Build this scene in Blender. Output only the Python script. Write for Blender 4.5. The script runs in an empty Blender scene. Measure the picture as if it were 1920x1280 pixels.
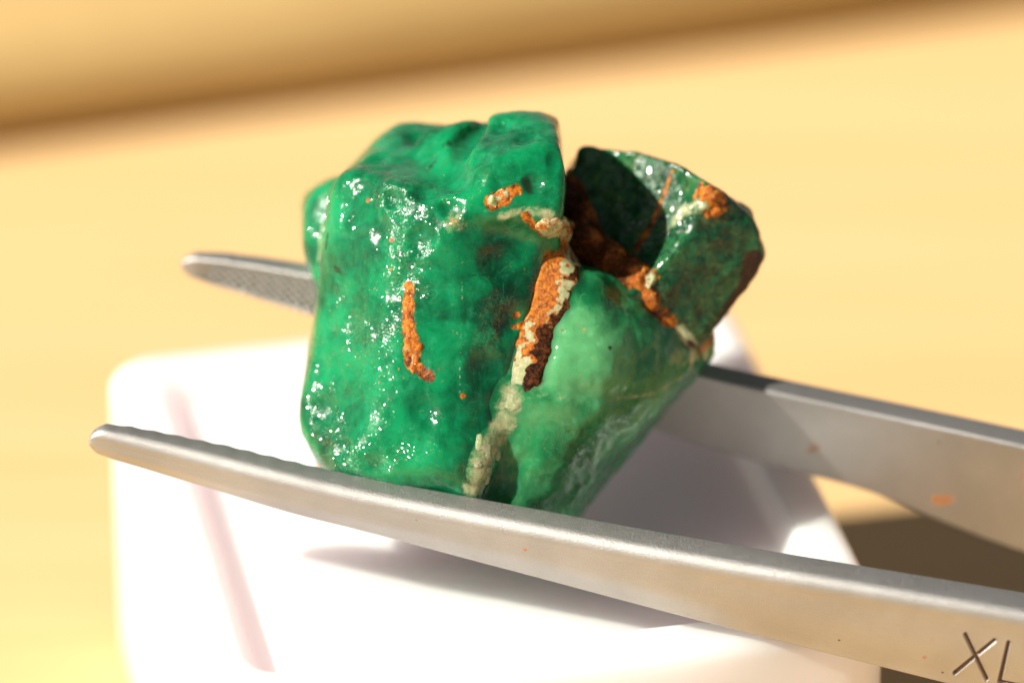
import bpy, math
import numpy as np
from mathutils import Vector

# ------------------------------------------------------------------ camera, sky, sun, exposure
MM = 0.001                       # everything below is written in millimetres, real size
PITCH = math.radians(30.0)       # the lens looks down at the table by 30 degrees
SP, CP = math.sin(PITCH), math.cos(PITCH)
DIST = 225.0                     # lens to the plane of the stone
LENS = 180.0
PXMM = 1920 * LENS / 36 / DIST   # picture scale at that plane (only used to read sizes off the photograph)
BOX_H = 15.6                     # height of the white box
ZT = BOX_H + 9.5                # height of the aimed point above the table
SUN_EL, SUN_AZ = math.radians(39), math.radians(22)   # light travels to +x and a little to +y

scene = bpy.context.scene
COL = scene.collection
cam_d = bpy.data.cameras.new('camera')
cam = bpy.data.objects.new('camera', cam_d)
COL.objects.link(cam)
cam.location = Vector((0, -CP * DIST, ZT + SP * DIST)) * MM
cam.rotation_euler = (math.pi / 2 - PITCH, 0, 0)
cam_d.lens = LENS
cam_d.sensor_width = 36
cam_d.clip_start = 0.005
cam_d.clip_end = 20
cam_d.dof.use_dof = True
cam_d.dof.focus_distance = (DIST - 3.8) * MM
cam_d.dof.aperture_fstop = 20
scene.camera = cam

world = bpy.data.worlds.new('World')
scene.world = world
world.use_nodes = True
wn, wl = world.node_tree.nodes, world.node_tree.links
sky = wn.new('ShaderNodeTexSky')
sky.sky_type = 'NISHITA'
sky.sun_disc = False
sky.sun_elevation = SUN_EL
to_sun = Vector((-math.cos(SUN_EL) * math.cos(SUN_AZ), -math.cos(SUN_EL) * math.sin(SUN_AZ), math.sin(SUN_EL)))
sky.sun_rotation = math.atan2(to_sun.x, to_sun.y)
bg = wn['Background']
bg.inputs['Strength'].default_value = 0.05
sky.altitude = 2500
sky.dust_density = 1.0
sky.ozone_density = 0.3
hs = wn.new('ShaderNodeHueSaturation')   # desaturated sky for a warm white balance, also dimmed for darker shadows
hs.inputs['Saturation'].default_value = 0.12
hs.inputs['Value'].default_value = 0.55
wl.new(sky.outputs[0], hs.inputs['Color'])
wl.new(hs.outputs[0], bg.inputs['Color'])

sun_d = bpy.data.lights.new('sun', 'SUN')
sun_d.energy = 5.0
sun_d.angle = math.radians(0.53)
sun_d.color = (1.0, 0.93, 0.83)
sun = bpy.data.objects.new('sun', sun_d)
COL.objects.link(sun)
sun.location = to_sun * 1.0
sun.rotation_euler = (-to_sun).to_track_quat('-Z', 'Y').to_euler()

vs = scene.view_settings
vs.view_transform = 'Standard'
vs.look = 'None'
vs.gamma = 1
vs.use_curve_mapping = False
vs.exposure = 0.93
scene.cycles.use_denoising = True
scene.cycles.sample_clamp_indirect = 8

# ------------------------------------------------------------------ numeric helpers
def P(px, py, w):
    """point (u right, v up, w towards the lens; mm) read off the photograph at depth w"""
    f = (DIST - w) / DIST / PXMM
    return np.array([(px - 960) * f, (640 - py) * f, w])

def to_px(q):
    f = PXMM * DIST / (DIST - q[..., 2])
    return 960 + q[..., 0] * f, 640 - q[..., 1] * f

def to_world(q):
    q = np.asarray(q, float)
    u, v, w = q[..., 0], q[..., 1], q[..., 2]
    return np.stack([u, SP * v - CP * w, ZT + CP * v + SP * w], -1)

def from_world(p):
    p = np.asarray(p, float)
    x, y, z = p[..., 0], p[..., 1], p[..., 2] - ZT
    return np.stack([x, SP * y + CP * z, -CP * y + SP * z], -1)

def on_plane(px, py, z):
    """world point of a picture position on the level plane z"""
    c = np.array([0, -CP * DIST, ZT + SP * DIST])
    d = to_world(P(px, py, 0)) - c
    t = (z - c[2]) / d[2]
    return c + d * t

_rs = np.random.RandomState(7)
_LAT = _rs.rand(64, 64, 64)
def noise(q, scale, seed=0.0):
    """smooth value noise in -1..1"""
    x = q / scale + np.array([17.3, 5.1, 9.7]) * (seed + 1)
    i = np.floor(x).astype(int)
    f = x - i
    f = f * f * (3 - 2 * f)
    r = 0
    for a in (0, 1):
        for b in (0, 1):
            for c in (0, 1):
                wgt = (f[:, 0] if a else 1 - f[:, 0]) * (f[:, 1] if b else 1 - f[:, 1]) * (f[:, 2] if c else 1 - f[:, 2])
                r = r + wgt * _LAT[(i[:, 0] + a) % 64, (i[:, 1] + b) % 64, (i[:, 2] + c) % 64]
    return r * 2 - 1

def surface_nets(fun, lo, hi, h):
    lo = np.array(lo, float); hi = np.array(hi, float)
    n = np.ceil((hi - lo) / h).astype(int) + 1
    ax = [lo[k] + h * np.arange(n[k]) for k in range(3)]
    g = np.stack(np.meshgrid(*ax, indexing='ij'), -1)
    F = fun(g.reshape(-1, 3)).reshape(n)
    del g
    S = F < 0
    cnt = np.zeros(n - 1, int)
    for a in (0, 1):
        for b in (0, 1):
            for c in (0, 1):
                cnt += S[a:n[0] - 1 + a, b:n[1] - 1 + b, c:n[2] - 1 + c]
    act = np.argwhere((cnt > 0) & (cnt < 8))
    idx = -np.ones(n - 1, int)
    idx[tuple(act.T)] = np.arange(len(act))
    acc = np.zeros((len(act), 3)); num = np.zeros(len(act))
    for axis in range(3):
        o = [k for k in range(3) if k != axis]
        for a in (0, 1):
            for b in (0, 1):
                p0 = act.copy(); p0[:, o[0]] += a; p0[:, o[1]] += b
                p1 = p0.copy(); p1[:, axis] += 1
                f0, f1 = F[tuple(p0.T)], F[tuple(p1.T)]
                m = (f0 < 0) != (f1 < 0)
                t = np.where(m, f0 / np.where(f0 - f1 == 0, 1, f0 - f1), 0)
                q = p0.astype(float); q[:, axis] += t
                acc += q * m[:, None]; num += m
    verts = lo + h * acc / num[:, None]
    faces = []
    for axis in range(3):
        o = [(axis + 1) % 3, (axis + 2) % 3]
        sl0 = [slice(None)] * 3; sl1 = [slice(None)] * 3
        sl0[axis] = slice(0, -1); sl1[axis] = slice(1, None)
        A, B = S[tuple(sl0)], S[tuple(sl1)]
        e = np.argwhere(A != B)
        ok = (e[:, o[0]] > 0) & (e[:, o[1]] > 0) & (e[:, o[0]] < n[o[0]] - 1) & (e[:, o[1]] < n[o[1]] - 1)
        e = e[ok]
        flip = ~A[tuple(e.T)]
        def cell(da, db):
            c = e.copy(); c[:, o[0]] -= da; c[:, o[1]] -= db
            return idx[tuple(c.T)]
        q = np.stack([cell(1, 1), cell(0, 1), cell(0, 0), cell(1, 0)], 1)
        q[flip] = q[flip][:, ::-1]
        faces.append(q)
    return verts, np.concatenate(faces)

def vert_normals(v, f):
    n = np.zeros_like(v)
    fn = np.cross(v[f[:, 2]] - v[f[:, 0]], v[f[:, 3]] - v[f[:, 1]])
    for k in range(4):
        np.add.at(n, f[:, k], fn)
    return n / np.maximum(np.linalg.norm(n, axis=1), 1e-12)[:, None]

def planes(lst, k=0.25):
    """rounded convex solid: every entry is (normal, point on the face)"""
    N = np.array([np.array(n, float) / np.linalg.norm(n) for n, _ in lst])
    D = np.array([N[i] @ np.array(p, float) for i, (_, p) in enumerate(lst)])
    def f(q):
        d = q @ N.T - D
        m = d.max(1)
        return m + k * np.log(np.exp((d - m[:, None]) / k).sum(1))
    return f

def smin(a, b, k):
    h = np.clip(0.5 + 0.5 * (b - a) / k, 0, 1)
    return b * (1 - h) + a * h - k * h * (1 - h)

def smax(a, b, k):
    return -smin(-a, -b, k)

# ------------------------------------------------------------------ object helpers
def mesh_obj(name, verts, faces, mat, parent=None, base=(0, 0, 0), attrs=None, smooth=True):
    me = bpy.data.meshes.new(name)
    v = (np.asarray(verts, float) - np.array(base)) * MM
    me.from_pydata(v.tolist(), [], [list(map(int, f)) for f in faces])
    for an, av in (attrs or {}).items():
        av = np.asarray(av, np.float32)
        if av.ndim == 1:
            a = me.attributes.new(an, 'FLOAT', 'POINT'); a.data.foreach_set('value', av)
        else:
            a = me.attributes.new(an, 'FLOAT_VECTOR', 'POINT'); a.data.foreach_set('vector', av.ravel())
    if smooth:
        me.polygons.foreach_set('use_smooth', [True] * len(me.polygons))
    me.materials.append(mat)
    me.update()
    o = bpy.data.objects.new(name, me)
    COL.objects.link(o)
    if parent:
        o.parent = parent
    else:
        o.location = Vector(base) * MM
    return o

def thing(name, base, label, cat):
    o = bpy.data.objects.new(name, None)
    o.empty_display_size = 0.005
    COL.objects.link(o)
    o.location = Vector(base) * MM
    o['label'] = label
    o['category'] = cat
    return o

# ------------------------------------------------------------------ materials
class NT:
    def __init__(self, name):
        self.m = bpy.data.materials.new(name)
        self.m.use_nodes = True
        self.n, self.l = self.m.node_tree.nodes, self.m.node_tree.links
        self.b = self.n['Principled BSDF']
    def put(self, sock, v):
        if isinstance(v, bpy.types.NodeSocket):
            self.l.new(v, sock)
        elif isinstance(v, (tuple, list)) and len(v) == 3 and sock.type == 'RGBA':
            sock.default_value = (*v, 1)
        else:
            sock.default_value = v
    def set(self, **kw):
        for k, v in kw.items():
            self.put(self.b.inputs[k.replace('_', ' ')], v)
    def coord(self, kind='Object', scale=1000.0, rot=(0, 0, 0), stretch=(1, 1, 1)):
        if kind == 'Object':
            t = self.n.new('ShaderNodeTexCoord').outputs['Object']
        else:
            a = self.n.new('ShaderNodeAttribute'); a.attribute_name = kind
            t = a.outputs['Vector']
        mp = self.n.new('ShaderNodeMapping')
        self.l.new(t, mp.inputs[0])
        mp.inputs['Rotation'].default_value = rot
        mp.inputs['Scale'].default_value = [scale * s for s in stretch]
        return mp.outputs[0]
    def attr(self, name):
        a = self.n.new('ShaderNodeAttribute'); a.attribute_name = name
        return a.outputs['Fac']
    def noise(self, co, scale, detail=3, rough=0.55, dist=0.0):
        t = self.n.new('ShaderNodeTexNoise')
        self.l.new(co, t.inputs['Vector'])
        t.inputs['Scale'].default_value = scale
        t.inputs['Detail'].default_value = detail
        t.inputs['Roughness'].default_value = rough
        t.inputs['Distortion'].default_value = dist
        return t.outputs[0]
    def voronoi(self, co, scale, feature='F1', out='Distance', rnd=1.0):
        t = self.n.new('ShaderNodeTexVoronoi')
        t.feature = feature
        self.l.new(co, t.inputs['Vector'])
        t.inputs['Scale'].default_value = scale
        t.inputs['Randomness'].default_value = rnd
        return t.outputs[out]
    def math(self, op, a, b=0.0, c=0.0, clamp=False):
        t = self.n.new('ShaderNodeMath'); t.operation = op; t.use_clamp = clamp
        for i, x in enumerate((a, b, c)):
            self.put(t.inputs[i], x)
        return t.outputs[0]
    def remap(self, v, a, b, c=0.0, d=1.0):
        t = self.n.new('ShaderNodeMapRange'); t.interpolation_type = 'SMOOTHSTEP'
        for i, x in enumerate((v, a, b, c, d)):
            self.put(t.inputs[i], x)
        return t.outputs[0]
    def mix(self, f, a, b, mode='MIX'):
        t = self.n.new('ShaderNodeMix'); t.data_type = 'RGBA'; t.blend_type = mode
        self.put(t.inputs[0], f); self.put(t.inputs[6], a); self.put(t.inputs[7], b)
        return t.outputs[2]
    def bump(self, h, dist, strength=1.0, prev=None):
        t = self.n.new('ShaderNodeBump')
        self.put(t.inputs['Height'], h)
        t.inputs['Distance'].default_value = dist * MM
        self.put(t.inputs['Strength'], strength)
        if prev is not None:
            self.l.new(prev, t.inputs['Normal'])
        return t.outputs[0]

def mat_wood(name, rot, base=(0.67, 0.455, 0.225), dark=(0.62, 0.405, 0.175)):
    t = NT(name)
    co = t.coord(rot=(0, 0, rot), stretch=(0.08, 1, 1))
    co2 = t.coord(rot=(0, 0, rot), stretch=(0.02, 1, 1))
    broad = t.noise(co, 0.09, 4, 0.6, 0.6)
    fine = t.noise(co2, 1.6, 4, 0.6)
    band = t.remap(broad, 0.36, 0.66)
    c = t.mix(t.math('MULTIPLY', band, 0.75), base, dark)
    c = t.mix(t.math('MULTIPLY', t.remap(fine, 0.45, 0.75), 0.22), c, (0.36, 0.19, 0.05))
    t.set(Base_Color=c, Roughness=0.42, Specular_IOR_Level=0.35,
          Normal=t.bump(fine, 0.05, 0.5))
    return t.m

def mat_plastic():
    t = NT('white plastic')
    co = t.coord()
    t.set(Base_Color=(0.80, 0.775, 0.785), Roughness=0.32, Specular_IOR_Level=0.5,
          Subsurface_Weight=0.85, Subsurface_Radius=(1.0, 0.78, 0.84), Subsurface_Scale=0.009,
          Normal=t.bump(t.noise(co, 1.4, 3), 0.02, 0.4))
    return t.m

def mat_steel():
    t = NT('satin steel')
    co = t.coord()
    brush = t.coord('arm_co', 1.0, stretch=(0.5, 9.0, 9.0))
    br = t.noise(brush, 3.2, 4, 0.7)
    grit = t.noise(co, 15, 3, 0.75)
    blotch = t.noise(co, 0.35, 3)
    col = t.mix(t.remap(blotch, 0.35, 0.7), (0.43, 0.425, 0.41), (0.48, 0.475, 0.46))
    col = t.mix(t.math('MULTIPLY', t.remap(br, 0.3, 0.75), 0.35), col, (0.40, 0.38, 0.35))
    # stains, dirt pits and rust specks of their own shape
    vd = t.voronoi(co, 0.9)
    spot = t.math('MULTIPLY', t.remap(vd, 0.03, 0.075, 1.0, 0.0), t.remap(t.noise(co, 0.9, 1), 0.50, 0.60))
    col = t.mix(spot, col, (0.10, 0.055, 0.025))
    rust = t.remap(t.math('ADD', t.attr('rust'), t.math('MULTIPLY', t.math('SUBTRACT', t.noise(co, 2.0, 4, 0.65), 0.5), 0.9)), 0.38, 0.75)
    col = t.mix(rust, col, t.mix(t.noise(co, 5, 2), (0.30, 0.105, 0.03), (0.48, 0.24, 0.09)))
    dirt = t.attr('groove')
    col = t.mix(dirt, col, (0.13, 0.055, 0.02))
    cover = t.math('MAXIMUM', t.math('MAXIMUM', rust, spot), t.math('MULTIPLY', dirt, 0.6))
    t.set(Base_Color=col, Metallic=t.math('SUBTRACT', 1.0, t.math('MULTIPLY', cover, 0.8)),
          Roughness=t.math('ADD', t.remap(grit, 0.3, 0.7, 0.44, 0.60), t.math('MULTIPLY', cover, 0.2)),
          Normal=t.bump(grit, 0.02, 0.85, t.bump(br, 0.02, 0.6)))
    return t.m

def mat_emerald(name, deep, bright, milky, pale_amt, frost=0.5, sss=0.45, mott=0.0, cell=13.0, spread=1.0, earthy=0.26):
    t = NT(name)
    co = t.coord('crystal_co', 1.0)
    fib = t.coord('crystal_co', 1.0, rot=(0, 0, 0.16), stretch=(1.0, 0.10, 1.0))
    cross = t.coord('crystal_co', 1.0, rot=(0.3, 0, 0.9), stretch=(1.0, 0.12, 1.0))
    big = t.noise(co, 0.33, 4, 0.6, 0.5)
    mid = t.noise(co, 1.3, 5, 0.65, 0.6)
    fine = t.noise(co, 7.0, 3, 0.6)
    silk = t.noise(fib, 2.4, 5, 0.65, 0.3)
    silk2 = t.noise(cross, 3.2, 5, 0.7, 0.6)
    col = t.mix(t.remap(t.math('ADD', t.math('MULTIPLY', big, 0.7), t.math('MULTIPLY', mid, 0.3)), 0.34, 0.66), deep, bright)
    col = t.mix(t.math('MULTIPLY', t.remap(silk, 0.42, 0.70), 0.3), col, bright)
    grain = t.noise(co, 5.5, 4, 0.75)
    col = t.mix(t.math('MULTIPLY', t.remap(grain, 0.52, 0.70), 0.16), col, tuple(0.35 * c for c in deep))
    col = t.mix(t.math('MULTIPLY', t.remap(t.noise(co, 0.75, 6, 0.7, 0.6), 0.54, 0.70), earthy), col, (0.050, 0.15, 0.050))
    # clear windows in the crystal show its depth, cloudy zones are brighter
    clear = t.remap(t.math('ADD', t.attr('clear'), t.math('MULTIPLY', t.math('SUBTRACT', t.noise(co, 0.8, 5, 0.65, 0.6), 0.5), 1.3)), 0.25, 0.9)
    col = t.mix(t.math('MULTIPLY', clear, 0.85), col, tuple(0.38 * c for c in deep))
    if mott:
        mo = t.noise(co, 2.3, 6, 0.75, 0.7)
        col = t.mix(t.math('MULTIPLY', t.remap(mo, 0.45, 0.6), mott), col, tuple(0.25 * c for c in deep))
        col = t.mix(t.math('MULTIPLY', t.remap(t.noise(co, 1.5, 6, 0.75, 1.0), 0.55, 0.66), mott * 0.8), col, milky)
    pale = t.attr('pale')
    pn = t.remap(t.math('ADD', pale, t.math('MULTIPLY', t.math('SUBTRACT', t.noise(co, 0.7, 6, 0.7, 0.8), 0.5), 1.6)), 0.0, 0.95)
    col = t.mix(t.math('MULTIPLY', pn, 0.9), col, milky)
    # thin milky veils and fractures inside
    veil = t.remap(t.math('ABSOLUTE', t.math('SUBTRACT', t.noise(co, 0.55, 3, 0.5, 0.5), 0.5)), 0.0, 0.03, 1.0, 0.0)
    col = t.mix(t.math('MULTIPLY', veil, t.math('MULTIPLY', t.remap(mid, 0.42, 0.68), pale_amt * 0.45)), col, milky)
    wisp = t.remap(silk2, 0.60, 0.74)
    col = t.mix(t.math('MULTIPLY', wisp, 0.30 * pale_amt + 0.08), col, milky)
    # dark inclusions
    dk = t.remap(t.math('ADD', t.attr('dark'), t.math('MULTIPLY', t.math('SUBTRACT', t.noise(co, 2.6, 5, 0.7, 0.5), 0.5), 1.2)), 0.40, 0.85)
    col = t.mix(t.math('MULTIPLY', dk, 0.85), col, (0.012, 0.022, 0.010))
    # cream and iron stain
    n1 = t.math('SUBTRACT', t.noise(co, 1.8, 6, 0.72, 0.4), 0.5)
    n2 = t.math('SUBTRACT', t.noise(co, 3.1, 6, 0.75, 0.3), 0.5)
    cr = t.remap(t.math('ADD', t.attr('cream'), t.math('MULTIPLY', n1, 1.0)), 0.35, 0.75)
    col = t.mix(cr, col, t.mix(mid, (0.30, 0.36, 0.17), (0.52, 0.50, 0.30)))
    rs = t.remap(t.math('ADD', t.attr('rust'), t.math('MULTIPLY', n2, 1.5)), 0.42, 0.66)
    speck = t.math('MULTIPLY', t.remap(t.noise(co, 4.2, 3, 0.6), 0.66, 0.72), t.remap(big, 0.45, 0.62))
    rs = t.math('MAXIMUM', rs, t.math('MULTIPLY', speck, 0.7))
    rcol = t.mix(t.remap(t.noise(co, 2.4, 4, 0.7), 0.38, 0.66), (0.09, 0.020, 0.003), (0.58, 0.18, 0.008))
    col = t.mix(rs, col, rcol)
    bk = t.remap(t.math('ADD', t.attr('brown'), t.math('MULTIPLY', n2, 1.2)), 0.38, 0.72)
    col = t.mix(bk, col, t.mix(fine, (0.018, 0.008, 0.004), (0.07, 0.028, 0.012)))
    earth = t.math('MAXIMUM', t.math('MAXIMUM', rs, bk), t.math('MULTIPLY', cr, 0.5))
    # frosted, pitted patches sparkle
    patch = t.remap(t.math('ADD', t.attr('frost'), t.math('MULTIPLY', t.math('SUBTRACT', t.noise(co, 0.9, 4, 0.6, 0.5), 0.5), 1.6)), 0.25, 0.85)
    pits = t.noise(co, 6.0, 3, 0.75)
    pits2 = t.voronoi(co, 7.5)
    h = t.math('ADD', t.math('MULTIPLY', pits, 0.8), t.math('MULTIPLY', pits2, 0.5))
    st = t.math('ADD', t.math('MULTIPLY', patch, 0.75 * frost + 0.2), 0.06)
    # every tiny crystal face glints on its own: random cell normals under a clear glaze
    cells = t.n.new('ShaderNodeTexVoronoi'); cells.inputs['Scale'].default_value = cell
    warp = t.n.new('ShaderNodeVectorMath'); warp.operation = 'ADD'
    t.l.new(co, warp.inputs[0])
    wv = t.n.new('ShaderNodeTexNoise'); wv.inputs['Scale'].default_value = 6.0
    t.l.new(co, wv.inputs['Vector'])
    ws = t.n.new('ShaderNodeVectorMath'); ws.operation = 'SCALE'; ws.inputs['Scale'].default_value = 0.16
    t.l.new(wv.outputs['Color'], ws.inputs[0]); t.l.new(ws.outputs[0], warp.inputs[1])
    t.l.new(warp.outputs[0], cells.inputs['Vector'])
    cen = t.n.new('ShaderNodeVectorMath'); cen.operation = 'SUBTRACT'; cen.inputs[1].default_value = (0.5, 0.5, 0.5)
    t.l.new(cells.outputs['Color'], cen.inputs[0])
    amt = t.n.new('ShaderNodeVectorMath'); amt.operation = 'SCALE'
    t.l.new(cen.outputs[0], amt.inputs[0])
    t.l.new(t.math('ADD', t.math('MULTIPLY', patch, (0.95 * frost + 0.35) * spread), 0.38), amt.inputs['Scale'])
    geo = t.n.new('ShaderNodeNewGeometry')
    gl = t.n.new('ShaderNodeVectorMath'); gl.operation = 'ADD'
    t.l.new(geo.outputs['Normal'], gl.inputs[0]); t.l.new(amt.outputs[0], gl.inputs[1])
    gn = t.n.new('ShaderNodeVectorMath'); gn.operation = 'NORMALIZE'
    t.l.new(gl.outputs[0], gn.inputs[0])
    t.set(Coat_Weight=t.math('MULTIPLY', t.remap(patch, 0.0, 0.7, 0.42, 0.9), t.math('SUBTRACT', 1.0, t.math('MULTIPLY', earth, 0.5))),
          Coat_Roughness=t.remap(t.noise(co, 9.0, 2), 0.3, 0.7, 0.07, 0.20), Coat_IOR=1.55, Coat_Normal=gn.outputs[0])
    # broader broken ridges under the glaze
    c2 = t.n.new('ShaderNodeTexVoronoi'); c2.inputs['Scale'].default_value = 3.6
    t.l.new(warp.outputs[0], c2.inputs['Vector'])
    ce2 = t.n.new('ShaderNodeVectorMath'); ce2.operation = 'SUBTRACT'; ce2.inputs[1].default_value = (0.5, 0.5, 0.5)
    t.l.new(c2.outputs['Color'], ce2.inputs[0])
    am2 = t.n.new('ShaderNodeVectorMath'); am2.operation = 'SCALE'
    t.l.new(ce2.outputs[0], am2.inputs[0])
    t.l.new(t.math('ADD', t.math('MULTIPLY', patch, 0.38), 0.10), am2.inputs['Scale'])
    g2 = t.n.new('ShaderNodeVectorMath'); g2.operation = 'ADD'
    t.l.new(geo.outputs['Normal'], g2.inputs[0]); t.l.new(am2.outputs[0], g2.inputs[1])
    g2n = t.n.new('ShaderNodeVectorMath'); g2n.operation = 'NORMALIZE'
    t.l.new(g2.outputs[0], g2n.inputs[0])
    nrm = t.bump(silk, 0.035, 0.4, g2n.outputs[0])
    nrm = t.bump(mid, 0.10, 0.22, nrm)
    nrm = t.bump(h, 0.05, st, nrm)
    nrm = t.bump(fine, 0.06, t.math('MULTIPLY', earth, 0.9), nrm)
    t.set(Base_Color=col, Normal=nrm, IOR=1.5, Specular_IOR_Level=0.25,
          Roughness=t.math('ADD', t.remap(t.noise(co, 1.1, 3), 0.3, 0.7, 0.14, 0.28), t.math('MULTIPLY', earth, 0.22)),
          Subsurface_Weight=t.math('MULTIPLY', t.math('SUBTRACT', 1.0, t.math('MULTIPLY', earth, 0.85)), sss),
          Subsurface_Radius=(0.2, 1.0, 0.5), Subsurface_Scale=0.0014)
    return t.m

# ------------------------------------------------------------------ table and back ledge
A0, A1 = on_plane(0, 288, 0), on_plane(1560, 72, 0)          # where the ledge meets the table
led = (A1 - A0)[:2]; led_ang = math.atan2(led[1], led[0])
WOOD = mat_wood('pale pine', -led_ang)

def slab(x0, x1, y0, y1, z0, z1, nx=8):
    v, f = [], []
    for z in (z0, z1):
        for x, y in ((x0, y0), (x1, y0), (x1, y1), (x0, y1)):
            v.append((x, y, z))
    f = [(3, 2, 1, 0), (4, 5, 6, 7), (0, 1, 5, 4), (1, 2, 6, 5), (2, 3, 7, 6), (3, 0, 4, 7)]
    return v, f

v, f = slab(-420, 420, -420, 300, -25, 0)
table = mesh_obj('table_top', v, f, WOOD, smooth=False)
table['kind'] = 'structure'
table['label'] = 'pale yellow pine table top in bright sun'

def ledge():
    # rounded nosing: profile across the ledge (d = away from the lens, z = up)
    prof = []
    R = 4.4
    prof.append((4.5, 0.0))
    for k in range(25):
        a = math.radians(-30 + k * (120 / 24))
        prof.append((R - R * math.cos(a) - 0.2, 3.3 + R * math.sin(a)))
    prof += [(90, 7.7), (90, 0.0)]
    d = led / np.linalg.norm(led); n = np.array([-d[1], d[0]])
    v, f = [], []
    L = 260
    m = (A0[:2] + A1[:2]) / 2
    for s in (-L, L):
        for q, z in prof:
            p = m + d * s + n * q
            v.append((p[0], p[1], z))
    k = len(prof)
    for i in range(k):
        j = (i + 1) % k
        f.append((i, i + k, j + k, j))
    f.append(tuple(range(k))); f.append(tuple(range(2 * k - 1, k - 1, -1)))
    me_base = (m[0], m[1], 0)
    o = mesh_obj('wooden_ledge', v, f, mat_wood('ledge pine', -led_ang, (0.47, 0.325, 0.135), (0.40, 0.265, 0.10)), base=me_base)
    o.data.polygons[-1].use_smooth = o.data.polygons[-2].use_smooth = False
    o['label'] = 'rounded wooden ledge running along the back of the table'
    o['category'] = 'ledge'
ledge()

# ------------------------------------------------------------------ white box
def white_box():
    zt = BOX_H
    corner = on_plane(195, 668, zt)[:2]                 # its far left corner
    th = math.radians(12.2)
    ex = np.array([math.cos(th), math.sin(th)]); ey = np.array([-ex[1], ex[0]])
    hx, hy = 30.3 / 2, 30.4 / 2
    ctr = corner + ex * hx - ey * hy
    def loop(ins, z, r):
        pts = []
        for sx, sy, a0 in ((1, 1, 0), (-1, 1, 90), (-1, -1, 180), (1, -1, 270)):
            for k in range(9):
                a = math.radians(a0 + k * 11.25)
                p = ctr + ex * (sx * (hx - ins - r) + r * math.cos(a)) + ey * (sy * (hy - ins - r) + r * math.sin(a))
                pts.append((p[0], p[1], z))
        return pts
    def build(name, rings, mat, root, base):
        v, f = [], []
        for r in rings: v += loop(*r)
        n = 36
        for i in range(len(rings) - 1):
            for k in range(n):
                k2 = (k + 1) % n
                f.append((i * n + k, i * n + k2, (i + 1) * n + k2, (i + 1) * n + k))
        f.append(tuple(range(n - 1, -1, -1)))
        f.append(tuple(range((len(rings) - 1) * n, len(rings) * n)))
        return mesh_obj(name, v, f, mat, root, base)
    base = (ctr[0], ctr[1], 0)
    root = None
    LBL = ('glossy white plastic box with rounded corners under the green stone', 'box')
    m = mat_plastic()
    rings = [(0.5, 0, 2.0), (0.1, 0.4, 2.2), (0, 0.9, 2.3), (0, zt - 0.9, 2.3)]
    for k in range(1, 9):
        a = math.radians(k * 11.25)
        rings.append((0.75 * (1 - math.cos(a)), zt - 0.75 + 0.75 * math.sin(a), 2.3 - 0.5 * (1 - math.cos(a))))
    rings += [(2.0, zt, 1.6), (2.15, zt - 0.03, 1.5), (2.35, zt - 0.20, 1.5), (2.75, zt - 1.05, 1.3), (2.95, zt - 1.22, 1.25), (3.2, zt - 1.25, 1.2), (6, zt - 1.252, 1.0)]
    o = build('plastic_box', rings, m, root, base)
    o['label'], o['category'] = LBL
    return o
white_box()

# ------------------------------------------------------------------ tweezers
STEEL = mat_steel()
def interp(tab, x):
    t = np.array(tab, float)
    return np.interp(x, t[:, 0], t[:, 1])

def smooth_tab(tab, x, win=60):
    xs = np.linspace(-win, win, 9)
    return sum(interp(tab, x + d) for d in xs) / 9

NEAR = dict(
    top=[(-100, 806), (150, 807), (181, 811), (302, 840), (465, 882), (627, 922), (790, 955), (1000, 995), (1200, 1033), (1412, 1070), (1731, 1123), (1920, 1155), (2300, 1220)],
    bot=[(-100, 848), (150, 848), (175, 852), (221, 868), (300, 892), (416, 926), (546, 967), (709, 1006), (800, 1032), (1000, 1085), (1200, 1139), (1333, 1174), (1519, 1221), (1700, 1267), (1920, 1322), (2300, 1400)],
    w=[(150, 2.2), (800, 3.5), (1100, 4.3), (1500, 5.4), (1700, 5.7), (1920, 5.9), (2300, 6.2)], tip=166)
FAR = dict(
    top=[(200, 482), (345, 484), (442, 494), (574, 517), (900, 585), (1306, 706), (1540, 757), (1731, 796), (1920, 838), (2300, 922)],
    bot=[(200, 512), (345, 517), (400, 537), (483, 562), (580, 592), (900, 690), (1200, 800), (1402, 862), (1529, 896), (1625, 918), (1731, 961), (1811, 994), (1920, 1036), (2300, 1150)],
    w=[(345, -6.4), (900, -5.2), (1560, -4.3), (1920, -3.8), (2300, -3.5)], tip=340)
STROKES = [((1810, 1189), (1850, 1272)), ((1790, 1261), (1865, 1200)), ((1891, 1204), (1874, 1277)), ((1874, 1277), (1928, 1288))]

def seg_d(px, py, a, b):
    ax, ay = a; bx, by = b
    dx, dy = bx - ax, by - ay
    t = np.clip(((px - ax) * dx + (py - ay) * dy) / (dx * dx + dy * dy), 0, 1)
    return np.hypot(px - ax - t * dx, py - ay - t * dy)

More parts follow.
